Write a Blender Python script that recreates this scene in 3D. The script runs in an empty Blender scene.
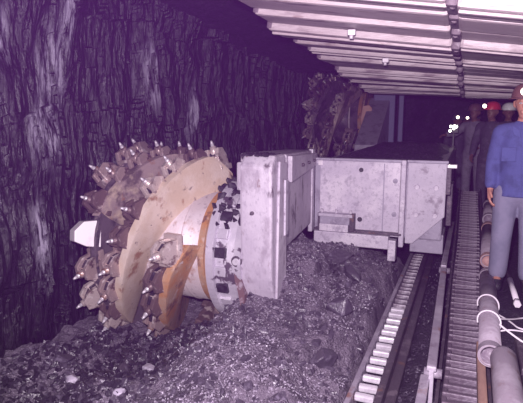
import bpy, bmesh, math, random
from mathutils import Vector, Matrix, noise
random.seed(7)
S = bpy.context.scene
C = S.collection
PI = math.pi
R = math.radians

# ------------------------------------------------------------------ materials
def mat(name, base, rough=.6, metal=0., layers=(), bump=None, stretch=(1, 1, 1), spec=.5, rvar=0., patches=()):
    m = bpy.data.materials.new(name); m.use_nodes = True
    nt = m.node_tree; N = nt.nodes; L = nt.links
    b = N['Principled BSDF']
    b.inputs['Roughness'].default_value = rough
    b.inputs['Metallic'].default_value = metal
    b.inputs['Specular IOR Level'].default_value = spec
    tc = N.new('ShaderNodeTexCoord'); mp = N.new('ShaderNodeMapping')
    mp.inputs['Scale'].default_value = stretch
    L.new(tc.outputs['Object'], mp.inputs['Vector'])
    col = None
    rgb = N.new('ShaderNodeRGB'); rgb.outputs[0].default_value = (*base, 1); col = rgb.outputs[0]
    for i, (c, sc, lo, hi, amt) in enumerate(layers):
        nz = N.new('ShaderNodeTexNoise'); nz.inputs['Scale'].default_value = sc
        nz.inputs['Detail'].default_value = 6; nz.inputs['Roughness'].default_value = .62
        ad = N.new('ShaderNodeVectorMath'); ad.operation = 'ADD'; ad.inputs[1].default_value = (i*7.3, i*3.1, i*5.7)
        L.new(mp.outputs[0], ad.inputs[0]); L.new(ad.outputs[0], nz.inputs['Vector'])
        mr = N.new('ShaderNodeMapRange'); mr.inputs['From Min'].default_value = lo; mr.inputs['From Max'].default_value = hi
        mr.inputs['To Max'].default_value = amt
        L.new(nz.outputs['Fac'], mr.inputs['Value'])
        mx = N.new('ShaderNodeMix'); mx.data_type = 'RGBA'
        L.new(mr.outputs[0], mx.inputs['Factor']); L.new(col, mx.inputs['A']); mx.inputs['B'].default_value = (*c, 1)
        col = mx.outputs['Result']
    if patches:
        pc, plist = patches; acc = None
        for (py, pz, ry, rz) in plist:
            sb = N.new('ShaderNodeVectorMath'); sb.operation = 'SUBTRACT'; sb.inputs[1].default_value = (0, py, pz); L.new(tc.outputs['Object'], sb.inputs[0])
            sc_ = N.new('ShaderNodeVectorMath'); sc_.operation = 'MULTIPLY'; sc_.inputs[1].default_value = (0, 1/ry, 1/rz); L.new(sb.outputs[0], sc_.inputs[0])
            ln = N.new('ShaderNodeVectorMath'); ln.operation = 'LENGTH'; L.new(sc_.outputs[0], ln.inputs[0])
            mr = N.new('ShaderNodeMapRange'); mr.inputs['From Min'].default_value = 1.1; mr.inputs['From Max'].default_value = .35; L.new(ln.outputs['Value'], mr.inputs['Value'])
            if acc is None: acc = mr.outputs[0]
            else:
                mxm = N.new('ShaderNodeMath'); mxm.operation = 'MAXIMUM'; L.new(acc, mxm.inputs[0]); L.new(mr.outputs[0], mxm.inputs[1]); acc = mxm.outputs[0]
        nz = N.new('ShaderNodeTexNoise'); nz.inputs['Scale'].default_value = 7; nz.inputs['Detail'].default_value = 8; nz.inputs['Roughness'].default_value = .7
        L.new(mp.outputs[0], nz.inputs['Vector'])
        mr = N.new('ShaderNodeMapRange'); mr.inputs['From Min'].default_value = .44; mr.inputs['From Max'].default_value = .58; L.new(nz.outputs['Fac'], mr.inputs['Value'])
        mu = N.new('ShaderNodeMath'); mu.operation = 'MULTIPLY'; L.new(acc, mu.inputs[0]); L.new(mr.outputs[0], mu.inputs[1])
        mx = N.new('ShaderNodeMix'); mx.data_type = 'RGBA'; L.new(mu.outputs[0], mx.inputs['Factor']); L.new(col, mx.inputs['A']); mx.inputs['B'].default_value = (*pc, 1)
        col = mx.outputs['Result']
    L.new(col, b.inputs['Base Color'])
    if rvar:
        nz = N.new('ShaderNodeTexNoise'); nz.inputs['Scale'].default_value = 14
        L.new(mp.outputs[0], nz.inputs['Vector'])
        mr = N.new('ShaderNodeMapRange'); mr.inputs['To Min'].default_value = rough - rvar; mr.inputs['To Max'].default_value = rough + rvar
        mr.inputs['From Min'].default_value = .3; mr.inputs['From Max'].default_value = .7
        L.new(nz.outputs['Fac'], mr.inputs['Value']); L.new(mr.outputs[0], b.inputs['Roughness'])
    if bump:
        nz = N.new('ShaderNodeTexNoise'); nz.inputs['Scale'].default_value = bump[0]; nz.inputs['Detail'].default_value = 8
        L.new(mp.outputs[0], nz.inputs['Vector'])
        bp = N.new('ShaderNodeBump'); bp.inputs['Strength'].default_value = bump[1]; bp.inputs['Distance'].default_value = bump[2]
        L.new(nz.outputs['Fac'], bp.inputs['Height']); L.new(bp.outputs[0], b.inputs['Normal'])
    return m

def emis(name, col, st):
    m = bpy.data.materials.new(name); m.use_nodes = True
    b = m.node_tree.nodes['Principled BSDF']
    b.inputs['Base Color'].default_value = (*col, 1)
    b.inputs['Emission Color'].default_value = (*col, 1); b.inputs['Emission Strength'].default_value = st
    return m

M = {}
M['coal_wall'] = mat('coal_face', (.009, .006, .011), .42, 0, [((.10, .085, .125), 3.5, .64, .74, .6), ((.045, .036, .058), 9, .54, .68, .6), ((.003, .002, .004), 4, .52, .66, .9)],
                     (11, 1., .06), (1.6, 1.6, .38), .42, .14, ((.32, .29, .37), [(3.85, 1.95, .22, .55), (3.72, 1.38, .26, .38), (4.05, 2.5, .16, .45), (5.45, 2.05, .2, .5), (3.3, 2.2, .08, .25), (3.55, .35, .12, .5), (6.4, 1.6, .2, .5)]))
M['coal_dark'] = mat('coal_floor', (.030, .022, .036), .5, 0, [((.12, .10, .14), 38, .58, .70, .8)], (45, .9, .03))
M['coal_heap'] = mat('coal_fines', (.15, .122, .16), .5, 0, [((.40, .35, .43), 75, .57, .67, .85), ((.025, .018, .03), 5, .52, .66, .7)], (70, 1., .03))  # pale speckle layer paints sparkle into the fines
M['coal_bright'] = mat('coal_painted_glint', (.34, .30, .37), .35, 0, [((.10, .08, .11), 40, .5, .6, .6)])  # pale grit colour stands in for sparkle on the coal
M['coal_shard'] = mat('coal_shard', (.028, .021, .034), .33, 0, [((.16, .14, .19), 12, .60, .70, .6)], (30, .5, .02), spec=.6)
M['coal_lump'] = mat('coal_lump', (.065, .052, .075), .36, 0, [((.20, .17, .23), 14, .55, .66, .6)], (30, .5, .02), spec=.7)
M['pale_lump'] = mat('stone_lump', (.42, .38, .46), .5, 0, [((.16, .13, .18), 18, .5, .62, .6)], (26, .6, .02))
M['rock'] = mat('roof_rock', (.018, .012, .022), .7, 0, [((.06, .05, .07), 6, .55, .7, .6)], (9, .9, .06))
M['steel_grey'] = mat('dusty_grey_paint', (.50, .46, .53), .55, .1, [((.60, .55, .62), 3.2, .45, .65, .8), ((.20, .16, .20), 7, .57, .67, .75), ((.33, .29, .35), 34, .55, .65, .5)], (60, .25, .006))
M['steel_light'] = mat('pale_paint', (.56, .51, .59), .5, .1, [((.74, .69, .74), 2.5, .45, .62, .8), ((.34, .30, .37), 10, .55, .66, .75), ((.40, .36, .43), 34, .52, .64, .65)], (60, .2, .005))
M['steel_dim'] = mat('worn_grey_steel', (.36, .33, .40), .55, .2, [((.20, .17, .22), 6, .5, .64, .8), ((.48, .45, .52), 22, .56, .66, .6)], (50, .3, .006))
M['arm'] = mat('arm_paint', (.48, .43, .50), .55, .05, [((.62, .57, .63), 2.6, .42, .62, .85), ((.30, .25, .30), 7, .54, .66, .7), ((.10, .07, .09), 4.5, .61, .67, .9), ((.34, .30, .36), 30, .54, .66, .6), ((.22, .13, .12), 11, .63, .70, .7)], (40, .4, .008), (1, 1, .55))
M['hub'] = mat('hub_steel', (.54, .50, .57), .45, .25, [((.70, .66, .72), 3, .48, .62, .7), ((.09, .06, .09), 5, .57, .61, .95)], (40, .4, .008))
M['vane'] = mat('worn_vane', (.62, .50, .38), .5, .15, [((.72, .62, .53), 3.5, .45, .6, .8), ((.30, .14, .07), 4.2, .58, .66, .85), ((.16, .11, .11), 10, .62, .68, .7)], (40, .35, .008))
M['vane_rust'] = mat('rusty_vane', (.46, .31, .20), .5, .15, [((.50, .23, .08), 3.5, .45, .6, .9), ((.16, .08, .06), 6, .56, .66, .9), ((.62, .50, .42), 9, .58, .68, .7)], (40, .4, .008))
M['vane_dim_dirty'] = mat('dim_dirty_vane', (.34, .26, .25), .5, .15, [((.60, .48, .36), 3.5, .50, .6, .8), ((.10, .07, .08), 3.6, .5, .6, .9), ((.30, .15, .09), 7, .58, .66, .8)], (40, .4, .008))  # dirt patches; its darker tone also dims the far drum
M['vane_dark'] = mat('shaded_vane', (.13, .10, .12), .5, .1, [((.04, .03, .04), 5, .48, .62, .9), ((.34, .26, .24), 8, .58, .68, .8)], (40, .4, .01))  # dark tone stands in for dim light on far drum, shaded gaps at ring
M['barrel'] = mat('polished_barrel', (.60, .52, .52), .52, .2, [((.70, .64, .66), 3, .45, .6, .8), ((.36, .20, .13), 4.5, .58, .67, .8), ((.24, .18, .2), 16, .58, .66, .6)], (40, .3, .006))
M['rust'] = mat('orange_rust', (.40, .17, .06), .7, .1, [((.52, .28, .12), 7, .5, .62, .7), ((.14, .06, .04), 12, .56, .66, .8)], (50, .5, .01))
M['stain'] = mat('brown_stain', (.16, .09, .10), .6, 0, [((.42, .36, .42), 14, .5, .62, .8)], (50, .3, .006))
M['box'] = mat('pick_box_steel', (.42, .32, .30), .38, .45, [((.78, .68, .66), 8, .55, .62, .85), ((.09, .05, .055), 7, .54, .62, .9), ((.36, .17, .08), 6, .60, .66, .8)], (50, .5, .01), rvar=.12)
M['box_bright'] = mat('pale_pick_box', (.62, .52, .48), .36, .4, [((.20, .13, .12), 8, .52, .60, .9), ((.82, .74, .70), 14, .56, .64, .8)], (50, .5, .01))  # paler pick box variant, picked at random
M['box_dark'] = mat('dark_pick_box', (.15, .10, .10), .42, .3, [((.55, .46, .44), 9, .57, .64, .9), ((.38, .18, .08), 6, .58, .65, .8)], (50, .5, .01))  # darker pick box variant, picked at random
M['box_white'] = mat('clean_pick_box', (.88, .82, .84), .5, 0, [((.72, .60, .62), 12, .56, .66, .4)], (60, .2, .004))
M['pick'] = mat('bright_pick', (.66, .62, .66), .4, .3, [((.4, .34, .34), 30, .55, .65, .5)])
M['dark'] = mat('black_and_recess_shade', (.022, .015, .024), .5, 0, [((.06, .05, .07), 12, .5, .65, .7)], (40, .5, .01))  # plain black; also paints shade into recesses and slots
M['iron'] = mat('dark_iron', (.085, .065, .085), .5, .3, [((.20, .16, .19), 9, .55, .66, .7), ((.22, .11, .07), 6, .60, .7, .7)], (40, .5, .01))
M['rung_dim'] = mat('dim_dirty_rung', (.16, .13, .16), .5, .2, [((.45, .41, .46), 12, .52, .62, .8)], (40, .4, .008))  # far rungs: dirt tone that also paints in the fading light
M['rung'] = mat('polished_rung', (.72, .68, .74), .35, .3, [((.45, .40, .46), 16, .5, .62, .5)], (40, .2, .004))
M['plate'] = mat('spill_plate', (.30, .26, .32), .5, .2, [((.46, .42, .48), 3, .48, .62, .8), ((.26, .12, .08), 5, .60, .68, .8), ((.16, .12, .16), 9, .58, .68, .7)], (40, .4, .008))
M['link'] = mat('cable_link', (.115, .085, .115), .48, .1, [((.24, .20, .25), 11, .54, .64, .7), ((.05, .035, .05), 5, .5, .64, .7)], (60, .4, .008))
M['pipe'] = mat('grey_pipe', (.31, .26, .31), .55, .1, [((.43, .38, .44), 7, .48, .62, .7), ((.21, .14, .14), 9, .56, .66, .7)], (30, .4, .008))
M['pipe_in'] = mat('pipe_mouth', (.17, .13, .17), .6, 0, [((.32, .28, .33), 24, .5, .6, .8)])
M['copper'] = mat('rusty_pipe_end', (.42, .26, .24), .6, .1, [((.24, .13, .12), 14, .5, .62, .7)])
M['wood'] = mat('brown_timber', (.30, .18, .14), .7, 0, [((.16, .09, .08), 9, .48, .62, .8)], (24, .6, .01), (1, .2, 1))
M['rope'] = mat('white_rope', (.74, .68, .74), .7)
M['canopy'] = mat('canopy_steel', (.58, .49, .50), .5, .1, [((.74, .65, .66), 2.2, .45, .62, .8), ((.22, .15, .17), 4, .57, .68, .85), ((.33, .22, .19), 14, .60, .70, .6)], (30, .5, .012), (.35, 1.6, 1.6))
M['hinge'] = mat('canopy_hinge', (.20, .15, .18), .6, .2, [((.40, .34, .38), 12, .52, .62, .7)], (30, .6, .012))
M['bright'] = mat('bright_bolt', (.80, .74, .78), .4, .2)
M['skin'] = mat('skin', (.46, .21, .15), .5, 0, [((.36, .15, .11), 20, .5, .65, .5)])
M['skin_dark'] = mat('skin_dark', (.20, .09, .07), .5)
M['blue'] = mat('blue_cotton', (.068, .078, .24), .85, 0, [((.042, .05, .155), 7, .48, .62, .8)], (60, .3, .006))
M['trouser'] = mat('grey_trousers', (.20, .19, .27), .85, 0, [((.15, .15, .22), 5, .48, .62, .8)], (50, .3, .006))
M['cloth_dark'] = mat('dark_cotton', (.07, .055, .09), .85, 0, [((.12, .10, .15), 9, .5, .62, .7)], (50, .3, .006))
M['cloth_grey'] = mat('pale_grey_cotton', (.22, .19, .25), .85, 0, [((.14, .12, .16), 9, .5, .62, .7)], (50, .3, .006))
M['boot'] = mat('rubber_boot', (.025, .022, .03), .45)
M['red'] = mat('red_helmet', (.62, .035, .05), .4)
M['brown_helmet'] = mat('brown_helmet', (.16, .07, .07), .5)
M['white_helmet'] = mat('white_helmet', (.80, .80, .78), .4)
M['lampbody'] = mat('lamp_body', (.05, .045, .05), .5)
M['eye'] = mat('eye', (.55, .5, .5), .3)
M['lamp'] = emis('cap_lamp_lens', (1, .82, .66), 6)
M['lampwhite'] = emis('white_lamp_lens', (1, .97, .86), 9)
M['bluepaint'] = mat('far_blue_shield', (.17, .17, .30), .6, .1, [((.18, .17, .30), 4, .5, .64, .7)], (30, .4, .01))
M['tan'] = mat('tan_cowl', (.62, .36, .27), .6, 0, [((.45, .2, .13), 6, .5, .64, .7)])

# ------------------------------------------------------------------ mesh builder
class MB:
    def __init__(s): s.bm = bmesh.new(); s.mats = []
    def mi(s, m):
        if m not in s.mats: s.mats.append(m)
        return s.mats.index(m)
    def _fin(s, geom, m):
        i = s.mi(m)
        for f in geom:
            f.material_index = i
    def box(s, c, d, m, rot=None, bev=0., taper=None):
        r = bmesh.ops.create_cube(s.bm, size=1); vs = r['verts']
        for v in vs:
            p = Vector((v.co.x*d[0], v.co.y*d[1], v.co.z*d[2]))
            if taper and v.co.z > 0: p.x *= taper[0]; p.y *= taper[1]
            v.co = p
        fs = list({f for v in vs for f in v.link_faces}); s._fin(fs, m)
        if bev:
            es = list({e for v in vs for e in v.link_edges})
            rb = bmesh.ops.bevel(s.bm, geom=es, offset=bev, segments=2, affect='EDGES', profile=.6)
            vs = list({v for f in rb['faces'] for v in f.verts} | {v for v in vs if v.is_valid})
            s._fin(list({f for v in vs for f in v.link_faces}), m)
        T = Matrix.Translation(Vector(c)) @ (rot.to_4x4() if rot is not None else Matrix.Identity(4))
        for v in vs: v.co = T @ v.co
        return vs
    def tube(s, a, b, r0, m, r1=None, n=16, caps=True, capmat=None):
        a, b = Vector(a), Vector(b); r1 = r0 if r1 is None else r1
        q = (b-a).normalized().to_track_quat('Z', 'Y').to_matrix()
        A = [s.bm.verts.new(a + q @ Vector((r0*math.cos(2*PI*k/n), r0*math.sin(2*PI*k/n), 0))) for k in range(n)]
        B = [s.bm.verts.new(b + q @ Vector((r1*math.cos(2*PI*k/n), r1*math.sin(2*PI*k/n), 0))) for k in range(n)]
        fs = [s.bm.faces.new((A[k], A[(k+1) % n], B[(k+1) % n], B[k])) for k in range(n)]
        for f in fs: f.smooth = True
        s._fin(fs, m)
        if caps: s._fin([s.bm.faces.new(A[::-1]), s.bm.faces.new(B)], capmat or m)
    def lathe(s, prof, c, ax, m, n=32, mfun=None, closed=True):
        """prof: (h, r) along axis ax from point c."""
        c = Vector(c); q = Vector(ax).normalized().to_track_quat('Z', 'Y').to_matrix()
        rings = [[s.bm.verts.new(c + q @ Vector((r*math.cos(2*PI*k/n), r*math.sin(2*PI*k/n), h))) for k in range(n)] for h, r in prof]
        pairs = list(zip(rings, rings[1:])) + ([(rings[-1], rings[0])] if closed else [])
        for j, (a, b) in enumerate(pairs):
            for k in range(n):
                f = s.bm.faces.new((a[k], a[(k+1) % n], b[(k+1) % n], b[k]))
                f.material_index = s.mi(mfun(j, k) if mfun else m)
    def prism(s, pts, ax, lo, hi, m, bev=0.):
        """pts: 2-D outline in the two axes other than ax, extruded along ax from lo to hi."""
        def P(p, h):
            return Vector((h, p[0], p[1])) if ax == 'x' else Vector((p[0], h, p[1])) if ax == 'y' else Vector((p[0], p[1], h))
        A = [s.bm.verts.new(P(p, lo)) for p in pts]; B = [s.bm.verts.new(P(p, hi)) for p in pts]; n = len(pts)
        fs = [s.bm.faces.new((A[k], A[(k+1) % n], B[(k+1) % n], B[k])) for k in range(n)]
        fs += [s.bm.faces.new(A[::-1]), s.bm.faces.new(B)]
        s._fin(fs, m)
        bmesh.ops.recalc_face_normals(s.bm, faces=fs)
        if bev:
            es = list({e for f in fs for e in f.edges})
            rb = bmesh.ops.bevel(s.bm, geom=es, offset=bev, segments=2, affect='EDGES', profile=.6)
    def ball(s, c, r, m, sc=(1, 1, 1), sub=2):
        res = bmesh.ops.create_icosphere(s.bm, subdivisions=sub, radius=r)
        for v in res['verts']: v.co = Vector((v.co.x*sc[0], v.co.y*sc[1], v.co.z*sc[2])) + Vector(c)
        fs = list({f for v in res['verts'] for f in v.link_faces})
        for f in fs: f.smooth = True
        s._fin(fs, m)
    def build(s, name, parent=None, loc=(0, 0, 0), recalc=True):
        if recalc: bmesh.ops.recalc_face_normals(s.bm, faces=s.bm.faces)
        me = bpy.data.meshes.new(name); s.bm.to_mesh(me); s.bm.free()
        for m in s.mats: me.materials.append(M[m])
        o = bpy.data.objects.new(name, me); C.objects.link(o); o.location = loc
        if parent: o.parent = parent
        return o

def tag(o, label=None, cat=None, group=None, kind=None):
    if label: o['label'] = label
    if cat: o['category'] = cat
    if group: o['group'] = group
    if kind: o['kind'] = kind
    return o
def empty(name, loc=(0, 0, 0), label=None, cat=None, group=None, parent=None):
    o = bpy.data.objects.new(name, None); C.objects.link(o); o.location = loc; o.empty_display_size = .1
    if parent: o.parent = parent
    return tag(o, label, cat, group)
def copy_tree(o, parent=None):
    c = o.copy(); C.objects.link(c)
    if parent: c.parent = parent
    for ch in list(o.children): copy_tree(ch, c)
    return c
def fbm(x, y, z=0, o=4):
    return noise.fractal(Vector((x, y, z)), 1.0, 2.0, o)
def curve(name, pts, r, m, parent=None):
    cu = bpy.data.curves.new(name, 'CURVE'); cu.dimensions = '3D'; cu.bevel_depth = r; cu.bevel_resolution = 3; cu.resolution_u = 8
    sp = cu.splines.new('NURBS'); sp.points.add(len(pts)-1)
    for p, q in zip(sp.points, pts): p.co = (*q, 1)
    sp.use_endpoint_u = True; sp.order_u = 3
    cu.materials.append(M[m])
    t = bpy.data.objects.new(name, cu); C.objects.link(t)
    dg = bpy.context.evaluated_depsgraph_get()
    me = bpy.data.meshes.new_from_object(t.evaluated_get(dg)); me.name = name
    bpy.data.objects.remove(t)
    o = bpy.data.objects.new(name, me); C.objects.link(o)
    for p in me.polygons: p.use_smooth = True
    if parent: o.parent = parent
    return o

# ------------------------------------------------------------------ setting
def grid(name, nx, ny, fn, m, smooth=True):
    vs = []; fs = []
    for j in range(ny+1):
        for i in range(nx+1): vs.append(fn(i/nx, j/ny))
    for j in range(ny):
        for i in range(nx):
            a = j*(nx+1)+i; fs.append((a, a+1, a+nx+2, a+nx+1))
    me = bpy.data.meshes.new(name); me.from_pydata(vs, [], fs); me.materials.append(M[m])
    for p in me.polygons: p.use_smooth = smooth
    o = bpy.data.objects.new(name, me); C.objects.link(o)
    return o

def floor_z(x):
    pts = [(-4.2, -.78), (-2.6, -.78), (-1.1, -.62), (-.72, -.40), (-.36, -.36), (-.16, -.30), (-.04, -.20), (.2, -.18), (.27, -.02), (.5, 0), (3.2, 0)]
    for (a, za), (b, zb) in zip(pts, pts[1:]):
        if a <= x <= b: return za+(zb-za)*(x-a)/(b-a)
    return 0.
def ffun(u, v):
    x = -4.1+7.0*u; y = -.5+17*v
    return (x, y, floor_z(x) + .03*fbm(x*5, y*5) * (1 if x < .25 else .35))
tag(grid('floor', 200, 420, ffun, 'coal_dark'), kind='structure')

def wall_x(y, z):
    wy = y+.22*noise.noise(Vector((y*.9, z*.8, 21)))+.06*noise.noise(Vector((y*4, z*3, 5)))
    wz = z+.3*noise.noise(Vector((y*1.1, z*.9, 33)))
    flute = .15*fbm(wy*1.5+3, z*.28, 1.7, 4) + .035*(1-abs(noise.noise(Vector((wy*4.2, z*.55, 4)))*2)) + .03*fbm(y*11, z*1.5, 8, 5)
    slab = .12*(noise.cell(Vector((wy*3.1, wz*.38, 2)))-.5) + .05*(noise.cell(Vector((wy*8.5+9, wz*.7, 6)))-.5)
    ledge = .07*noise.noise(Vector((y*.8, z*2.2, 11)))
    return -3.64 + flute + slab*.8 + ledge + .05*max(0, z-1.5)**2
def wfun(u, v):
    y = .8+15.7*u; z = -1.0+4.3*v
    return (wall_x(y, z), y, z)
tag(grid('wall_left', 620, 190, wfun, 'coal_wall', smooth=False), kind='structure')

def roof_l(y): return 2.5-.085*(y-4)
def roof_s(y): return max(.045, .15-.1*(y-4.5)/5.5)
def cfun(u, v):
    x = -4.1+7.0*u; y = 1.2+15.3*v
    yy = min(y, 10.5)
    return (x, y, max(roof_l(yy)-roof_s(yy)*(max(x, -2.1)+2.1)+.2 + .35*max(0, min(1, (-2.15-x)/.5)) + (.5 if y > 10.8 else 0)*min(1, (y-10.8)/.5), 2.0) + .05*fbm(x*2, y*2, 3))
tag(grid('ceiling', 120, 240, cfun, 'rock'), kind='structure')
def efun(u, v):
    x = -4.1+7.0*u; z = -1+4.4*v
    return (x, 16.2+.3*fbm(x, z), z)
tag(grid('wall_back', 60, 40, efun, 'rock'), kind='structure')

# ------------------------------------------------------------------ coal heap
HC = [(-2.75, 3.45, -.66, .45), (-2.15, 3.65, -.43, .35), (-1.69, 3.8, -.16, .35), (-1.6, 4.0, -.06, .3), (-1.42, 4.2, .12, .25), (-1.38, 4.45, .20, .25), (-1.5, 4.8, .26, .3), (-1.62, 5.65, .06, .25), (-1.76, 5.0, .20, .4), (-1.85, 5.5, .2, .3), (-1.37, 5.4, .07, .4),
      (-.75, 5.5, -.08, .35), (-.85, 4.4, -.12, .35), (-.74, 3.0, -.30, .3), (-1.09, 2.5, -.13, .4), (-1.35, 3.1, -.08, .4), (-1.21, 4.1, -.04, .4), (-2.18, 2.5, -.38, .4),
      (-2.9, 2.4, -.52, .5), (-3.3, 3.0, -.45, .4), (-3.3, 3.5, -.58, .4), (-3.4, 5, -.62, .5), (-2.7, 4.6, -.70, .5), (-2.2, 5.4, -.25, .5), (-1.6, 1.6, -.38, .5),
      (-2.6, 1.5, -.55, .5), (-.9, 1.6, -.28, .4), (-1.3, 6.6, -.15, .5), (-.8, 6.6, -.3, .5), (-2.3, 6.6, -.45, .6), (-3.3, 6.6, -.6, .6), (-1.05, 5.0, -.02, .35), (-1.0, 3.6, -.10, .3),
      (-.66, 4.0, -.36, .2), (-.66, 5.0, -.36, .2), (-.66, 2.4, -.40, .25), (-.66, 3.4, -.36, .2), (-.66, 6, -.38, .2)]
def heap_base(x, y):
    sw = sz = 0
    for cx, cy, cz, s in HC:
        d2 = ((x-cx)**2+(y-cy)**2)/(s*s)
        w = 1/(d2+.05)**2
        sw += w; sz += w*cz
    return sz/sw
def heap_z(x, y):
    z = heap_base(x, y)
    n = .05*fbm(x*2.4, y*2.4, 2, 5) + .035*fbm(x*8, y*8, 5, 4)
    # slumped scarps in the lower half near the conveyor
    cr = noise.noise(Vector((x*1.7+5, y*1.3, 9)))
    if x > -1.25: n -= .10*max(0, 1-abs(cr)*9)
    e = max(0, min(1, (-.60-x)/.12))
    return (z+n)*e + (-.50)*(1-e)
def hfun(u, v):
    x = -3.62+3.07*u; y = 1.15+5.6*v
    return (x, y, heap_z(x, y))
tag(grid('coal_heap', 210, 330, hfun, 'coal_heap', smooth=False), 'broad heap of fine broken coal between the cutting drum and the conveyor rack', 'coal', kind='stuff')

# broken pieces: one shape per variant
def hull_pts(n=11, flat=1.):
    return [Vector((random.uniform(-1, 1), random.uniform(-1, 1), random.uniform(-1, 1)*flat)).normalized()*random.uniform(.7, 1.1) for _ in range(n)]
def hull(n=11):
    bm = bmesh.new()
    for p in hull_pts(n): bm.verts.new(p)
    r = bmesh.ops.convex_hull(bm, input=bm.verts)
    bmesh.ops.delete(bm, geom=[v for v in bm.verts if not v.link_faces], context='VERTS')
    bm.verts.index_update()
    out = ([v.co.copy() for v in bm.verts], [tuple(v.index for v in f.verts) for f in bm.faces]); bm.free()
    return out
HULLS = [hull(random.choice((9, 10, 12, 14))) for _ in range(14)]
def scatter(name, n, place, m, label, cat):
    vs = []; fs = []
    for _ in range(n):
        x, y, z, s = place()
        hv, hf = random.choice(HULLS)
        rot = Matrix.Rotation(random.uniform(0, 6.28), 3, Vector((random.uniform(-1, 1), random.uniform(-1, 1), random.uniform(-1, 1))).normalized())
        o = len(vs)
        vs += [tuple(rot @ Vector((p.x*s, p.y*s*.8, p.z*s*.65)) + Vector((x, y, z))) for p in hv]
        fs += [tuple(o+i for i in f) for f in hf]
    me = bpy.data.meshes.new(name); me.from_pydata(vs, [], fs); me.materials.append(M[m])
    o = bpy.data.objects.new(name, me); C.objects.link(o)
    return tag(o, label, cat, kind='stuff')
def p_heap():
    while True:
        x = random.uniform(-3.38, -.68); y = 1.6+4.4*random.random()**1.3
        s = .008/(random.random()+.13)
        if x < -2.2 and 4 < y < 5.3: continue
        if abs(x+1.3) < .6 and random.random() < .3: s *= .6
        return x, y, heap_z(x, y)+s*.15, min(s, .05)
scatter('coal_rubble', 9000, p_heap, 'coal_lump', 'small broken coal pieces strewn all over the heap', 'coal')
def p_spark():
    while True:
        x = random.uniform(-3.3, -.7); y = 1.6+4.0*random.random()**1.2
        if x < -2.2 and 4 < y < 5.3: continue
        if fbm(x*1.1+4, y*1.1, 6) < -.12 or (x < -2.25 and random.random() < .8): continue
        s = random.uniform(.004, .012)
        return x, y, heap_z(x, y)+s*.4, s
scatter('coal_glint_grit', 9000, p_spark, 'coal_bright', 'fine pale coal grit with painted glint sprinkled over the heap', 'coal')
def p_dark():
    while True:
        x = random.uniform(-3.35, -1.95); y = random.uniform(1.7, 4.0); s = random.uniform(.015, .055)
        if x > -2.2 and random.random() < (x+2.2)*4: continue
        return x, y, heap_z(x, y)+s*.2, s
scatter('coal_shards', 1500, p_dark, 'coal_shard', 'dark angular coal shards between the coal face and the drum', 'coal')
def p_fines():
    x = random.uniform(-.36, -.02); y = random.uniform(2.2, 9); s = .006/(random.random()+.25)
    return x, y, floor_z(x)+s*.3, s
scatter('coal_crumbs', 1500, p_fines, 'coal_lump', 'coal crumbs spilled between the conveyor rack and the cable chain', 'coal')

def lump(x, y, s, m, label, seed, sc=(1, .8, .7), z=None):
    random.seed(seed)
    bm = bmesh.new()
    for p in hull_pts(13 if m == 'coal_lump' else 30): bm.verts.new((p.x*s*sc[0], p.y*s*sc[1], p.z*s*sc[2]))
    bmesh.ops.convex_hull(bm, input=bm.verts)
    bmesh.ops.delete(bm, geom=[v for v in bm.verts if not v.link_faces], context='VERTS')
    bmesh.ops.bevel(bm, geom=list(bm.edges), offset=s*.06, segments=1, affect='EDGES')
    me = bpy.data.meshes.new('coal_lump'); bm.to_mesh(me); bm.free(); me.materials.append(M[m])
    o = bpy.data.objects.new('coal_lump', me); C.objects.link(o)
    o.location = (x, y, (heap_z(x, y) if z is None else z)+s*sc[2]*.45); o.rotation_euler = (0, 0, random.uniform(0, 6))
    return tag(o, label, 'coal lump', 'loose coal lumps')
LUMPS = [  # x, y, size, material, label
    (-2.28, 3.22, .085, 'pale_lump', 'pale shiny coal lump lying on the heap just below the cutting drum'),
    (-1.56, 4.05, .055, 'pale_lump', 'small pale lump resting on the coal slope against the ranging arm'),
    (-2.62, 3.3, .10, 'coal_lump', 'dark angular coal lump under the left lower edge of the drum'),
    (-2.75, 2.85, .07, 'pale_lump', 'grey glinting coal lump on the left of the heap near the coal face'),
    (-2.1, 2.62, .06, 'pale_lump', 'light grey lump at the front edge of the heap, bottom of the photo'),
    (-1.95, 3.45, .08, 'coal_lump', 'dark coal lump tucked under the right lower edge of the drum'),
    (-1.18, 5.15, .15, 'coal_lump', 'large dark coal block on the heap under the machine body'),
    (-.98, 4.75, .15, 'coal_lump', 'large dark coal block beside the conveyor rack below the machine body'),
    (-.92, 3.95, .16, 'coal_lump', 'large dark slab of coal by the middle of the conveyor rack'),
    (-.86, 3.3, .13, 'coal_lump', 'big dark coal block beside the near end of the conveyor rack'),
    (-3.0, 3.05, .11, 'coal_lump', 'dark coal lump fallen at the foot of the coal face'),
]
for i, a in enumerate(LUMPS): lump(a[0], a[1], a[2], a[3], a[4], 40+i)
random.seed(11)

# ------------------------------------------------------------------ coal shearer
sh = empty('coal_shearer', (-.95, 7.5, -.3), 'large grey coal shearer with tan spiral cutting drums standing on the face conveyor', 'mining machine')
shinv = Vector(sh.location)
def part(mb, name, parent=sh, origin=None):
    """built in world coordinates, origin moved to the part's place under its parent"""
    o = mb.build(name, None)
    org = Vector(origin) if origin is not None else sum((v.co for v in o.data.vertices), Vector())/max(1, len(o.data.vertices))
    o.data.transform(Matrix.Translation(-org))
    o.parent = parent
    w = Vector((0, 0, 0)); p = parent
    while p is not None: w += p.location; p = p.parent
    o.location = org-w
    return o

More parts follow.
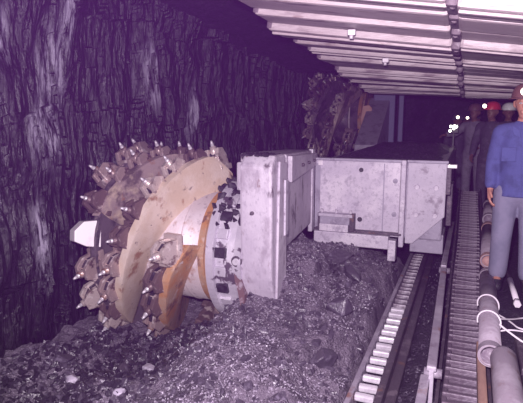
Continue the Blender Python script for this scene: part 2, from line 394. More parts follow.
# ---- drum, axis along x, built round the origin: machine end at x=+.5, face end at x=-.55
L1, L0, RB, RV = .52, -.46, .56, .92
TURN = R(168)
def make_drum(root_loc, parent, vm):
    mb = MB()
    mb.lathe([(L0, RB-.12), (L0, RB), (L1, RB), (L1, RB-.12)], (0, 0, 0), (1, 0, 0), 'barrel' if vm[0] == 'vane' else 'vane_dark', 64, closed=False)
    # weld seams
    for h in (-.1, .28): mb.lathe([(h-.012, RB), (h, RB+.012), (h+.012, RB)], (0, 0, 0), (1, 0, 0), 'barrel', 64, closed=False)
    drum = mb.build('cutting_drum', None)
    w = Vector((0, 0, 0)); p = parent
    while p is not None: w += p.location; p = p.parent
    drum.parent = parent; drum.location = Vector(root_loc)-w
    for f in drum.data.polygons: f.use_smooth = True
    # machine-end flange and face ring
    mb = MB(); mb.lathe([(L1-.05, RB-.1), (L1-.05, RB+.02), (L1+.02, RB+.03), (L1+.06, RB+.09), (L1+.09, RB+.09), (L1+.09, RB-.1)], (0, 0, 0), (1, 0, 0), 'vane_rust', 64); mb.build('end_flange', drum)
    mb = MB(); mb.lathe([(L0-.04, .15), (L0-.04, RV-.04), (L0+.0, RV), (L0+.06, RV), (L0+.07, RB), (L0+.05, .15)], (0, 0, 0), (1, 0, 0), 'vane_dark', 64)  # dark ring colour stands in for shaded gaps between pick boxes
    mb.build('face_ring', drum)
    def place(x, th, rad, lean=0., tilt=0.):
        # th from the top towards the -y side; local z = outwards, local y = along the rim, local x = axis
        out = Vector((0, -math.sin(th), math.cos(th))); tan = Vector((0, -math.cos(th), -math.sin(th)))
        Q = Matrix(((1, 0, 0), (0, -tan.y, out.y), (0, -tan.z, out.z)))
        Q = Matrix((Vector((1, 0, 0)), -tan, out)).transposed()
        T = Matrix.Translation(Vector((x, 0, 0)) + out*rad) @ Q.to_4x4() @ Matrix.Rotation(tilt, 4, 'Y') @ Matrix.Rotation(lean, 4, 'X')
        return T
    bx = MB(); tw = 1.22
    for xa, xb in ((-.066, -.030), (.030, .066)):
        bx.prism([(-.085, -.06), (.095, -.06), (.090, .05), (.04, .115), (-.05, .115), (-.08, .04)], 'x', xa, xb, 'box', .007)
    bx.prism([(-.06, -.06), (.075, -.06), (.07, .03), (.02, .085), (-.03, .085), (-.055, .03)], 'x', -.034, .034, 'dark', .004)  # black core paints shade into the recess between the cheeks
    bx.box((0, -.085, .0), (.10, .025, .10), 'box', bev=.006)
    bx.box((0, .02, -.05), (.15, .22, .05), 'box', bev=.01)
    bx.tube((0, -.01, .05), (0, -.012, .135), .032, 'box', .028, 12)
    
    for v in bx.bm.verts: v.co *= tw
    b_me = bx.build('pick_box'); bme = b_me.data; bpy.data.objects.remove(b_me)
    variants = []
    for mm in ('box', 'box_bright', 'box_dark'):
        q = bme.copy(); q.materials[0] = M[mm]; variants.append(q)
    bw = MB()
    bw.prism([(-.10, -.07), (.11, -.07), (.10, .06), (.03, .13), (-.05, .13), (-.09, .04)], 'x', -.06, .085, 'box_white', .008)
    bw.prism([(-.06, -.05), (-.06, .09), (-.15, .02), (-.21, -.07), (-.17, -.085), (-.12, -.05)], 'y', -.045, .06, 'box_white', .006)
    
    for v in bw.bm.verts: v.co *= 1.2
    w_o = bw.build('pick_box'); wme = w_o.data; bpy.data.objects.remove(w_o)
    pk = MB()
    pk.tube((0, -.012, .12), (0, -.016, .185), .021, 'pick', .019, 10); pk.tube((0, -.016, .185), (0, -.020, .225), .019, 'pick', .008, 10)
    p_o = pk.build('cutting_pick'); pme = p_o.data; bpy.data.objects.remove(p_o)
    def tool(x, th, rad, lean, tilt, white=False):
        T = place(x, th, rad, lean, tilt)
        o = bpy.data.objects.new('pick_box', wme if white else random.choice(variants)); C.objects.link(o); o.parent = drum; o.matrix_local = T
        if white: o['label'] = 'clean pale pick box pointing left'
        else:
            q = bpy.data.objects.new('cutting_pick', pme); C.objects.link(q); q.parent = drum; q.matrix_local = T
    # four flights
    for k in range(4):
        th0 = R(-13 + 90*k)
        mb = MB(); n = 40; prev = None; rows = []
        for j in range(n+1):
            t = j/n; th = th0+TURN*t; x = L1-.05-(L1-.05-L0-.03)*t
            o = Vector((0, -math.sin(th), math.cos(th)))
            rv = RV - .18*max(0, 1-t*9)
            hw = .045
            row = [Vector((x+hw, 0, 0))+o*(RB-.02), Vector((x+hw*.9-.02, 0, 0))+o*(rv-.03), Vector((x+hw-.03, 0, 0))+o*rv,
                   Vector((x-hw-.02, 0, 0))+o*rv, Vector((x-hw, 0, 0))+o*(RB-.02)]
            rows.append([mb.bm.verts.new(p) for p in row])
        for a, b in zip(rows, rows[1:]):
            for i in range(4):
                f = mb.bm.faces.new((a[i], a[i+1], b[i+1], b[i])); f.material_index = mb.mi(vm[k]); f.smooth = i == 0
        mb.bm.faces.new(rows[0]).material_index = mb.mi(vm[k]); mb.bm.faces.new(rows[-1][::-1]).material_index = mb.mi(vm[k])
        mb.build('spiral_vane', drum)
        for t in (.03, .13, .23, .33, .43, .53, .63, .73, .83):
            th = th0+TURN*t; x = L1-.05-(L1-.05-L0-.03)*t
            tool(x-.115, th, RV-.075, .12, R(-14))
    for k in range(18):
        th = R(16+20*k)
        wh = vm[0] == 'vane' and abs(th-R(76)) < .02
        tool(L0-.02-(.045 if k % 2 else 0), th, RV-.04, .1, R(-34 if k % 2 else -12), wh)
    return drum

DC = (-2.72, 4.55, .22)
near_drum = make_drum(DC, sh, ('vane', 'vane_rust', 'vane_dim_dirty', 'vane_dim_dirty')); near_drum['label'] = 'near tan cutting drum with spiral vanes and picks'
far_drum = make_drum((-2.72, 11.6, 1.50), sh, ('vane_dim_dirty', 'vane_dark', 'vane_dark', 'vane_dark')); far_drum['label'] = 'far raised cutting drum in the dark behind the body'  # darker vane colours paint the far drum dim
far_drum.rotation_euler = (R(35), 0, 0)

# ---- near ranging arm
mb = MB()
pts = []
cy, cz, rr = 4.55, .22, .62
for k in range(0, 7):      # lower rounded end
    a = R(170 + k*10); pts.append((cy+rr*math.cos(a), cz+rr*math.sin(a)))
pts = [(3.93, 1.10), (3.93, .30)] + pts[1:] + [(4.27, -.3), (4.27, 1.19), (4.02, 1.19)]
mb.prism(pts, 'x', -1.80, -1.50, 'arm', .025)
mb.prism([(4.5, .27), (5.86, .27), (5.86, 1.13), (4.5, 1.17)], 'x', -2.05, -1.70, 'arm', .02)
for v in mb.bm.verts:
    if v.co.y > 4.43 and v.co.x > -1.85: v.co.x += .13*max(0, min(1, (5.86-v.co.y)/1.4))
mb.prism([(4.3, -.25), (4.9, .0), (4.9, 1.1), (4.3, 1.1)], 'x', -2.0, -1.72, 'arm', .02)
arm = part(mb, 'ranging_arm'); arm['label'] = 'dusty grey arm holding the near drum'
mb = MB(); mb.prism([(4.0, -.18), (4.22, -.3), (4.24, -.1), (4.24, 1.12), (4.06, 1.14)], 'x', -1.50, -1.475, 'arm', .01)
mb.box((-1.478, 4.20, .72), (.04, .08, .5), 'steel_grey', bev=.01); part(mb, 'arm_cover_plate', arm)
mb = MB(); mb.prism([(4.55, .90), (5.84, .96), (5.84, 1.10), (4.55, 1.15)], 'x', -1.70, -1.655, 'arm', .008)
for v in mb.bm.verts: v.co.x += .13*max(0, min(1, (5.86-v.co.y)/1.4))
part(mb, 'arm_upper_rail', arm)
mb = MB()
mb.bm.free()
for y, z in ((5.0, 1.03), (5.3, 1.03), (5.6, 1.03)):
    xx = -1.655+.13*(5.86-y)/1.4
    mb = MB(); mb.tube((xx, y, z), (xx+.02, y, z), .018, 'iron', n=10); part(mb, 'rail_bolt', arm)
for (x, z, r, m, nm) in ((-1.83, .26, .04, 'rung', 'hub_bolt'), (-1.68, .70, .014, 'iron', 'grease_plug')):
    mb = MB(); mb.tube((x, 4.0, z), (x, 3.89, z), r, m, r*.7, 14); mb.tube((x, 4.0, z), (x, 3.915, z), r*1.25, 'iron', r*1.25, 14); part(mb, nm, arm)
mb = MB(); mb.prism([(-1.86, .22), (-1.82, .24), (-1.79, .10), (-1.755, -.04), (-1.76, -.14), (-1.795, -.15), (-1.82, -.02), (-1.85, .08)], 'y', 3.924, 4.0, 'stain'); part(mb, 'rust_stain', arm)
# hub between arm and drum
mb = MB()
def hubm(j, k): return 'hub'
mb.lathe([(-2.14, .40), (-2.14, .64), (-2.11, .69), (-2.04, .685), (-2.03, .645), (-1.86, .63), (-1.79, .64), (-1.78, .40)], (0, 4.55, .22), (1, 0, 0), 'hub', 72, hubm)
for k in range(24):
    a = 2*PI*k/24+.1
    o = Vector((0, math.cos(a), math.sin(a)))
    rot = Matrix(((1, 0, 0), (0, -o.z, o.y), (0, o.y, o.z)))
    rot = Matrix((Vector((1, 0, 0)), Vector((0, -o.z, o.y)), o)).transposed()
    mb.box(Vector((-1.98, 4.55, .22))+o*.64, (.11, .09, .05), 'dark' if k % 2 else 'hub', rot, .006)  # black blocks stand in for the shade of recessed slots
hub = part(mb, 'drum_hub', arm); hub['label'] = 'steel hub ring with dark slots beside the drum'
# loose coal stuck on the hub
mb = MB(); random.seed(3)
for i in range(80):
    a = R(random.uniform(66, 150)); h = random.uniform(-2.14, -1.74)
    s = random.uniform(.02, .06)
    o = Vector((0, math.cos(a), math.sin(a)))
    hv, hf = random.choice(HULLS); c0 = Vector((h, 4.55, .22))+o*(.685 if h < -2.03 else .64)
    vv = [mb.bm.verts.new(c0+p*s) for p in hv]
    for f in hf: mb.bm.faces.new([vv[q] for q in f]).material_index = mb.mi('dark')
for i in range(70):
    c0 = Vector((-1.80+.26*random.random()**2, 3.96+.3*random.random(), 1.19)); s = random.uniform(.015, .04); hv, hf = random.choice(HULLS)
    vv = [mb.bm.verts.new(c0+Vector((p.x, p.y, p.z*.5))*s) for p in hv]
    for f in hf: mb.bm.faces.new([vv[q] for q in f]).material_index = mb.mi('dark')
part(mb, 'caked_coal', arm)['kind'] = 'stuff'

# ---- body
FY = 5.8
mb = MB()
mb.box((-.93, 7.9, .58), (1.42, 4.1, .86), 'steel_dim', bev=.02)
body = part(mb, 'machine_body'); body['label'] = 'grey box body with pale front panels'
mb = MB(); mb.box((-1.17, FY+.02, .60), (.98, .06, .86), 'steel_light', bev=.012); mb.box((-1.17, FY-.01, 1.035), (1.0, .10, .03), 'steel_dim', bev=.006)
mb.box((-1.60, FY-.012, .99), (.05, .03, .06), 'bright', bev=.004)
mb.box((-.86, FY-.012, .60), (.012, .012, .80), 'steel_dim')
mb.box((-1.63, FY-.012, .58), (.06, .012, .80), 'steel_dim')
front = part(mb, 'front_panel', body)
for x, z, r in ((-1.12, .92, .026), (-1.12, .345, .028), (-.735, .81, .028), (-.735, .43, .028)):
    mb = MB(); mb.tube((x, FY, z), (x, FY-.018, z), r, 'dark' if x < -1 else 'steel_dim', n=16); part(mb, 'panel_hole_disc', body)  # discs stand in for panel holes, their shade painted dark
mb = MB(); mb.box((-.645, FY-.02, .56), (.055, .10, .98), 'steel_light', bev=.012); part(mb, 'corner_post', body)
mb = MB(); mb.box((-1.695, FY-.05, .66), (.05, .10, .98), 'steel_light', bev=.01); part(mb, 'left_flange', body)
mb = MB(); mb.prism([(-.61, .10), (-.53, .10), (-.20, .43), (-.20, 1.03), (-.61, 1.03)], 'y', FY+.02, FY+.08, 'steel_grey', .01)
mb.box((-.40, FY+.01, 1.035), (.43, .08, .03), 'steel_dim', bev=.006); part(mb, 'side_panel', body)
for x in (-.50, -.30):
    for z in (.75, .44):
        mb = MB(); mb.tube((x, FY+.03, z), (x, FY+.0, z), .030, 'steel_light', .024, 14); part(mb, 'side_panel_bolt', body)
mb = MB(); mb.box((-1.20, FY-.07, .125), (.86, .16, .15), 'steel_light', bev=.01); mb.box((-1.14, FY-.05, .215), (1.0, .1, .02), 'iron', bev=.004); part(mb, 'lower_beam', body)
mb = MB(); mb.box((-.735, FY-.05, .03), (.085, .12, .24), 'steel_light', bev=.01); part(mb, 'skid_foot', body)
mb = MB(); mb.prism([(-1.58, .06), (-1.33, .06), (-1.45, -.06), (-1.58, -.02)], 'y', FY-.08, FY-.02, 'steel_light', .006); part(mb, 'gusset', body)
# control box on the panel
mb = MB(); mb.box((-1.38, FY-.09, .395), (.40, .12, .035), 'steel_grey', bev=.008); mb.box((-1.38, FY-.07, .335), (.38, .10, .10), 'steel_dim', bev=.01)
mb.box((-1.40, FY-.09, .245), (.34, .09, .085), 'steel_light', bev=.008); mb.box((-1.19, FY-.08, .315), (.05, .12, .20), 'iron', bev=.008); mb.box((-1.58, FY-.08, .31), (.025, .1, .2), 'iron', bev=.006)
ctl = part(mb, 'control_box', body)
for x in (-1.55, -1.38, -1.21):
    mb = MB(); mb.tube((x, FY-.09, .41), (x, FY-.09, .455), .016, 'steel_light', n=10); part(mb, 'box_lug', ctl)
mb = MB(); mb.box((-.15, FY+.05, .99), (.10, .06, .04), 'bright', bev=.006); part(mb, 'side_lug', body)
mb = MB(); mb.box((-.19, FY+.2, .83), (.07, .12, .34), 'iron', bev=.01); mb.box((-.17, FY+.6, .5), (.06, .3, .5), 'iron', bev=.01); part(mb, 'side_bracket', body)
mb = MB(); mb.box((-.38, FY+.35, .10), (.36, .5, .22), 'steel_dim', bev=.01); part(mb, 'under_shoe', body)
# far arm and cowl
mb = MB(); mb.prism([(9.8, .3), (10.2, .2), (11.9, 1.1), (11.9, 1.85), (11.4, 1.95), (9.8, 1.0)], 'x', -2.05, -1.62, 'steel_dim', .02); part(mb, 'ranging_arm')['label'] = 'far arm raised behind the body in the dark'
# coal dust lying on top of the body
def tfun(u, v):
    x = -1.62+1.38*u; y = 5.86+4.0*v
    e = min(1, u*7, (1-u)*7, v*9, (1-v)*9)
    return (x, y, .995+max(0, e)*(.03+.08*max(0, fbm(x*1.3+2, y*1.1, 4)+.35)+.03*fbm(x*7, y*7, 2)))
tag(grid('coal_dust', 70, 140, tfun, 'coal_dark', smooth=False), 'dark coal dust and small coal lying on top of the machine body', 'coal', kind='stuff')

# ------------------------------------------------------------------ conveyor rack
rk = empty('haulage_rack', (-.5, 6, -.3), 'ladder-like steel haulage rack with bright rungs beside the coal heap', 'conveyor rack')
mb = MB(); mb.box((-.605, 6.2, -.30), (.035, 8.8, .14), 'plate', bev=.008); part(mb, 'left_rail', rk)
mb = MB(); mb.box((-.425, 6.2, -.30), (.05, 8.8, .18), 'iron', bev=.01); mb.box((-.37, 6.2, -.36), (.07, 8.8, .14), 'iron', bev=.01); part(mb, 'right_rail', rk)
mb = MB(); mb.box((-.52, 6.2, -.40), (.16, 8.8, .03), 'dark'); part(mb, 'rack_base', rk)
r0 = r1 = None
y = 1.95
while y < 9.6:
    if r0 is None:
        mb = MB(); mb.box((0, 0, 0), (.125, .046, .045), 'rung', bev=.012)
        o = mb.build('rung', rk); r0 = o
    else:
        o = r0.copy(); C.objects.link(o)
    if y > 4.7 and r1 is None:
        r1 = r0.data.copy(); r1.materials.clear(); r1.materials.append(M['rung_dim'])  # darker colour on far rungs in place of light falloff
    if r1: o.data = r1
    o.location = Vector((-.52, y, -.265+random.uniform(-.006, .004)))-Vector(rk.location); o.rotation_euler = (random.uniform(-.12, .12), 0, random.uniform(-.03, .03))
    y += .135

# ------------------------------------------------------------------ spill plates
def spill(name, y0, y1, x0, x1, z0, z1, label, th=.03, extra=None):
    t = empty(name, ((x0+x1)/2, (y0+y1)/2, z0), label, 'spill plate', 'steel spill plates')
    mb = MB(); d = Vector((x1-x0, y1-y0, 0)); l = d.length; ang = math.atan2(-d.x, d.y)
    rot = Matrix.Rotation(ang, 3, 'Z')
    mb.box(((x0+x1)/2, (y0+y1)/2, (z0+z1)/2), (th, l, z1-z0), 'plate', rot, .006); part(mb, 'plate_panel', t)
    mb = MB(); mb.box(((x0+x1)/2, (y0+y1)/2, z1+.005), (th*1.9, l, .035), 'plate', rot, .01); part(mb, 'top_rim', t)
    mb = MB()
    k = Vector((x0, y0, 0))+d*.04
    mb.tube((k.x-.045, k.y, z1-.06), (k.x+.06, k.y, z1-.06), .03, 'plate', n=12); part(mb, 'joint_pin', t)
    return t
spill('spill_plate', 1.7, 3.05, -.165, -.16, -.35, -.06, 'near low steel spill plate at the bottom edge, left of the cable chain')
spill('spill_plate', 3.0, 5.2, -.125, -.155, -.34, .02, 'second grey steel spill plate with a rust patch, between rack and cable chain')
spill('spill_plate', 5.24, 7.6, -.16, -.15, -.34, .03, 'far steel spill plate running alongside the machine body')

# ------------------------------------------------------------------ cable chain
ch = empty('cable_chain', (.06, 5, -.15), 'long dark ribbed cable handling chain lying in its trough beside the pipes', 'cable chain')
def chz(y): return -.155+.022*max(0, y-3)**2 if y < 6.5 else -.155+.2695+.154*(y-6.5)
YS = [1.8, 3, 3.8, 4.6, 5.4, 6.2, 7, 7.8, 8.4]
for xa, xb, dz, m_ in ((-.095, -.075, .03, 'iron'), (.195, .215, .03, 'iron'), (-.075, .195, -.04, 'dark')):
    mb = MB(); mb.prism([(y, chz(y)+dz) for y in YS]+[(8.4, -.27), (1.8, -.27)], 'x', xa, xb, m_); part(mb, 'trough_side' if dz > 0 else 'trough_bed', ch)
mb = MB()
mb.box((0, 0, 0), (.245, .080, .04), 'link', bev=.012)
mb.box((0, -.028, .022), (.235, .026, .03), 'link', bev=.008)
mb.box((.105, .0, .018), (.03, .085, .036), 'link', bev=.008); mb.box((-.105, .0, .018), (.03, .085, .036), 'link', bev=.008)
lk = mb.build('chain_link', ch)
y = 2.0; i = 0
while y < 8.3 and i < 98:
    o = lk if i == 0 else lk.copy()
    if i: C.objects.link(o)
    o.location = Vector((.06+.006*math.sin(y*2.2), y, chz(y)+random.uniform(-.005, .005)))-Vector(ch.location)
    o.rotation_euler = (math.atan((chz(y+.1)-chz(y))/.1)+random.uniform(-.16, .03), random.uniform(-.04, .04), random.uniform(-.05, .05))
    y += .106; i += 1

# ------------------------------------------------------------------ pipes, ropes, timber
def pipe(a, b, r, label, mouth='pipe_in', collar=True, closed=False):
    a, b = Vector(a), Vector(b); d = (b-a).normalized(); c = (a+b)/2
    t = empty('steel_pipe', c, label, 'pipe', 'pipes beside the cable chain')
    mb = MB(); ln = (b-a).length
    if closed: mb.lathe([(0, .001), (0.0, r*.9), (.02, r), (ln*.5, r*1.01), (ln-.08, r), (ln-.03, r*.82), (ln, r*.4), (ln, .001)], a, d, 'pipe', 28, closed=False)
    else: mb.lathe([(.10, .001), (.10, r*.8), (0, r*.82), (0, r), (ln, r), (ln, .001)], a, d, 'pipe', 28, lambda j, k: mouth if j < 2 else 'pipe', closed=False)
    o = part(mb, 'pipe_barrel', t)
    for p in o.data.polygons: p.use_smooth = True
    if collar:
        for s_ in (0.0, ln-.10):
            mb = MB(); mb.lathe([(s_-.005, r*.98), (s_-.005, r*1.07), (s_+.07, r*1.07), (s_+.08, r*.98)], a, d, 'copper' if mouth == 'copper' else 'pipe', 28); part(mb, 'pipe_collar', t)
    return t
pipe((.20, 3.22, .07), (.235, 5.05, .06), .068, 'near grey steel pipe with an open round mouth and white ropes tied round it')
pipe((.235, 5.15, .16), (.265, 6.35, .26), .066, 'second pipe from the front with a rusty brown mouth', 'copper')
pipe((.27, 6.42, .33), (.29, 7.15, .40), .066, 'farthest pipe, at the side of the blue-jacketed miner')
pipe((.275, 2.0, .03), (.27, 3.25, .09), .075, 'thick pale pipe with a blunt end at the bottom right corner', closed=True, collar=False)
mb = MB(); mb.box((.155, 2.75, -.04), (.05, 1.7, .07), 'wood', bev=.01); tag(mb.build('timber_plank'), 'brown timber plank under the open pipe mouth, beside the cable chain', 'timber', 'brown timbers')
mb = MB(); mb.prism([(5.1, -.19), (7.2, -.19), (7.2, .33), (6.4, .26), (6.36, .19), (5.1, .09)], 'x', .222, .30, 'wood', .008); tag(mb.build('timber_plank'), 'reddish timber chock carrying the two farther pipes, beside the cable chain', 'timber', 'brown timbers')
def loop(cx, cy, cz, r, tail, label):
    pts = [(cx+r*math.cos(a), cy+.05*math.sin(a*.5), cz+r*math.sin(a)) for a in [R(q) for q in range(200, -60, -20)]]
    tag(curve('tie_rope', pts+tail, .006, 'rope'), label, 'rope', 'white tie ropes')
loop(.215, 4.15, .065, .077, [(.36, 4.0, .02), (.42, 3.85, .015), (.50, 3.9, .015)], 'white rope tied round the near pipe, the farther of the two ties')
loop(.21, 3.78, .068, .077, [(.34, 3.75, .05), (.45, 3.8, .03), (.62, 3.85, .015)], 'white rope tied round the near pipe, the tie nearer the open mouth')
tag(curve('tie_rope', [(.27, 3.72, .09), (.36, 3.64, .05), (.47, 3.55, .02), (.60, 3.6, .015)], .007, 'rope'), 'loose white rope end trailing to the right of the near pipe', 'rope', 'white tie ropes')
tag(curve('tie_rope', [(.28, 3.8, .1), (.37, 3.95, .05), (.45, 4.1, .02), (.6, 4.2, .015)], .006, 'rope'), 'thin white rope end curling towards the feet of the blue-jacketed miner', 'rope', 'white tie ropes')
hz = empty('hydraulic_hose', (.36, 5, .02), 'thin dark hose with a pale end fitting lying right of the pipes', 'hose')
o = curve('hose_tube', [(.33, 8.0, .03), (.35, 7.0, .05), (.36, 6.0, .10), (.385, 5.2, .12), (.42, 4.6, .10), (.43, 4.3, .05)], .016, 'dark')
o.parent = hz; o.location = -Vector(hz.location)
mb = MB(); mb.tube((.405, 4.78, .11), (.43, 4.36, .06), .022, 'rope', n=14); mb.tube((.43, 4.36, .06), (.433, 4.30, .05), .028, 'rope', n=6); part(mb, 'end_fitting', hz)
mb = MB(); mb.box((.62, 3.45, -.01), (.5, .5, .09), 'iron', bev=.02); mb.box((.62, 3.45, .045), (.38, .36, .03), 'dark', bev=.008)
tag(mb.build('base_plate'), 'dark iron base plate on the ground at the right edge under the ropes', 'plate')

# ------------------------------------------------------------------ roof beams
ORD = ['first', 'second', 'third', 'fourth', 'fifth', 'sixth', 'seventh', 'eighth', 'ninth', 'tenth', 'eleventh', 'twelfth', 'thirteenth', 'fourteenth', 'fifteenth', 'sixteenth', 'seventeenth', 'eighteenth', 'nineteenth', 'twentieth', 'twenty-first', 'twenty-second']
XS = -.15
ys = []; y = 3.55; i = 0
while y < 10.2:
    w = (.36, .44, .40, .42, .36, .40, .48, .36, .44, .28, .30, .46, .26, .50)[i % 14]
    ys.append((y, w)); y += w+.012; i += 1
for i, (y, w) in enumerate(ys):
    zl, s = roof_l(y), roof_s(y)
    for side in (0, 1):
        x0, x1 = (-1.85+random.uniform(-.03, .03), XS-.03) if side == 0 else (XS+.03, 1.75)
        dz = random.uniform(-.02, .02) + (-.04 if i % 7 == 3 else 0)
        za, zb = zl-s*(x0+2.1)+dz, zl-s*(x1+2.1)+dz
        t = empty('canopy_bar', ((x0+x1)/2, y, (za+zb)/2), '%s steel roof bar counted from the front, on the %s of the hinge row' % (ORD[i], 'coal-face side' if side == 0 else 'miners\' side'), 'roof bar', 'steel roof bars'); t['kind'] = 'thing'
        rot = Matrix.Rotation(math.atan(s), 3, 'Y') @ Matrix.Rotation(R(random.uniform(-2.5, 2.5)), 3, 'X')
        mb = MB(); ln = (x1-x0)/math.cos(math.atan(s))
        mb.box(((x0+x1)/2, y+w/2, (za+zb)/2+.055), (ln, w-.02, .11), 'canopy', rot, .03)
        part(mb, 'bar', t)
        # a rib running along some bars
        if i % 3 == 0:
            mb = MB(); mb.box(((x0+x1)/2, y+w*.30, (za+zb)/2-.004), (ln*.995, .05, .03), 'canopy', rot, .012); part(mb, 'bar_rib', t)
        if side == 0:
            mb = MB(); mb.box((XS+random.uniform(-.012, .012), y+w*.5, zb+.02), (.075, w*.85, .08), 'hinge', rot, .02); mb.tube((XS, y+w*.25, zb+.0), (XS, y+w*.5, zb+.0), .026, 'hinge', n=12); part(mb, 'hinge_knuckle', t)
            mb = MB(); mb.box((x0+.02, y+w*.5, za+.06), (.07, w*.96, .10), 'hinge', rot, .02); part(mb, 'bar_tip', t)
for (x, y, lab) in ((-1.02, 4.62, 'bright square bolt hanging from the front roof beams'), (-.93, 6.0, 'small bright bolt under a roof beam farther back')):
    z = roof_l(y)-roof_s(y)*(x+2.1)
    t = empty('roof_bolt', (x, y, z-.02), lab, 'bolt', 'bright roof bolts')
    mb = MB(); mb.box((x, y, z-.04), (.07, .06, .05), 'bright', Matrix.Rotation(.3, 3, 'Z'), .008); part(mb, 'bolt_plate', t)
    mb = MB(); mb.tube((x, y, z-.06), (x, y, z-.095), .02, 'bright', n=6); part(mb, 'bolt_nut', t)

# far roof support shield and lit cowl
t = empty('roof_support', (-1.75, 11.2, .3), 'dim bluish steel roof support shield standing behind the machine body', 'roof support')
mb = MB(); mb.box((-1.74, 11.35, 1.35), (.46, .12, 1.55), 'bluepaint', bev=.03); part(mb, 'shield_plate', t)
mb = MB(); mb.box((-1.38, 11.35, 1.2), (.10, .14, 1.7), 'bluepaint', bev=.02); part(mb, 'side_rib', t)
mb = MB(); mb.box((-1.7, 11.35, .45), (.7, .4, .3), 'iron', bev=.03); part(mb, 'foot_block', t)
t = empty('drum_cowl', (-2.05, 11.0, 1.4), 'tan curved cowl plate lit orange beside the far cutting drum', 'cowl')
mb = MB(); mb.prism([(-2.12, 1.20), (-1.95, 1.18), (-1.93, 1.72), (-1.99, 1.78), (-2.12, 1.76), (-2.16, 1.5)], 'y', 10.9, 10.97, 'tan', .01); part(mb, 'cowl_plate', t)

# ------------------------------------------------------------------ people
def fuse(parts, voxel, name, m, smooth=6, parent=None):
    """parts: list of chains; each chain is a list of (point, radius) plus a y-flattening factor; fused into one surface"""
    bm = bmesh.new()
    def ball(c, r, flat, ref):
        res = bmesh.ops.create_icosphere(bm, subdivisions=2, radius=r)
        for v in res['verts']: v.co = Vector((v.co.x, v.co.y*flat, v.co.z)) + c
    def cone(a, b, ra, rb, flat):
        d = b-a
        if d.length < 1e-5: return
        q = d.normalized().to_track_quat('Z', 'Y').to_matrix(); n = 14
        A = []; B = []
        for k in range(n):
            u = q @ Vector((math.cos(2*PI*k/n), math.sin(2*PI*k/n), 0))
            u.y *= flat
            A.append(bm.verts.new(a+u*ra)); B.append(bm.verts.new(b+u*rb))
        for k in range(n): bm.faces.new((A[k], A[(k+1) % n], B[(k+1) % n], B[k]))
        bm.faces.new(A[::-1]); bm.faces.new(B)
    for chain, flat in parts:
        for p, r in chain: ball(Vector(p), r, flat, None)
        for (p, r), (q, s_) in zip(chain, chain[1:]): cone(Vector(p), Vector(q), r, s_, flat)
    bmesh.ops.recalc_face_normals(bm, faces=bm.faces)
    me = bpy.data.meshes.new(name); bm.to_mesh(me); bm.free()
    o = bpy.data.objects.new(name, me); C.objects.link(o)
    md = o.modifiers.new('r', 'REMESH'); md.mode = 'VOXEL'; md.voxel_size = voxel
    if smooth:
        sm = o.modifiers.new('s', 'SMOOTH'); sm.iterations = smooth; sm.factor = .5
    dg = bpy.context.evaluated_depsgraph_get()
    me2 = bpy.data.meshes.new_from_object(o.evaluated_get(dg)); me2.name = name
    bpy.data.objects.remove(o); bpy.data.meshes.remove(me)
    me2.materials.clear(); me2.materials.append(M[m])
    for p in me2.polygons: p.use_smooth = True
    o = bpy.data.objects.new(name, me2); C.objects.link(o)
    if parent: o.parent = parent
    return o

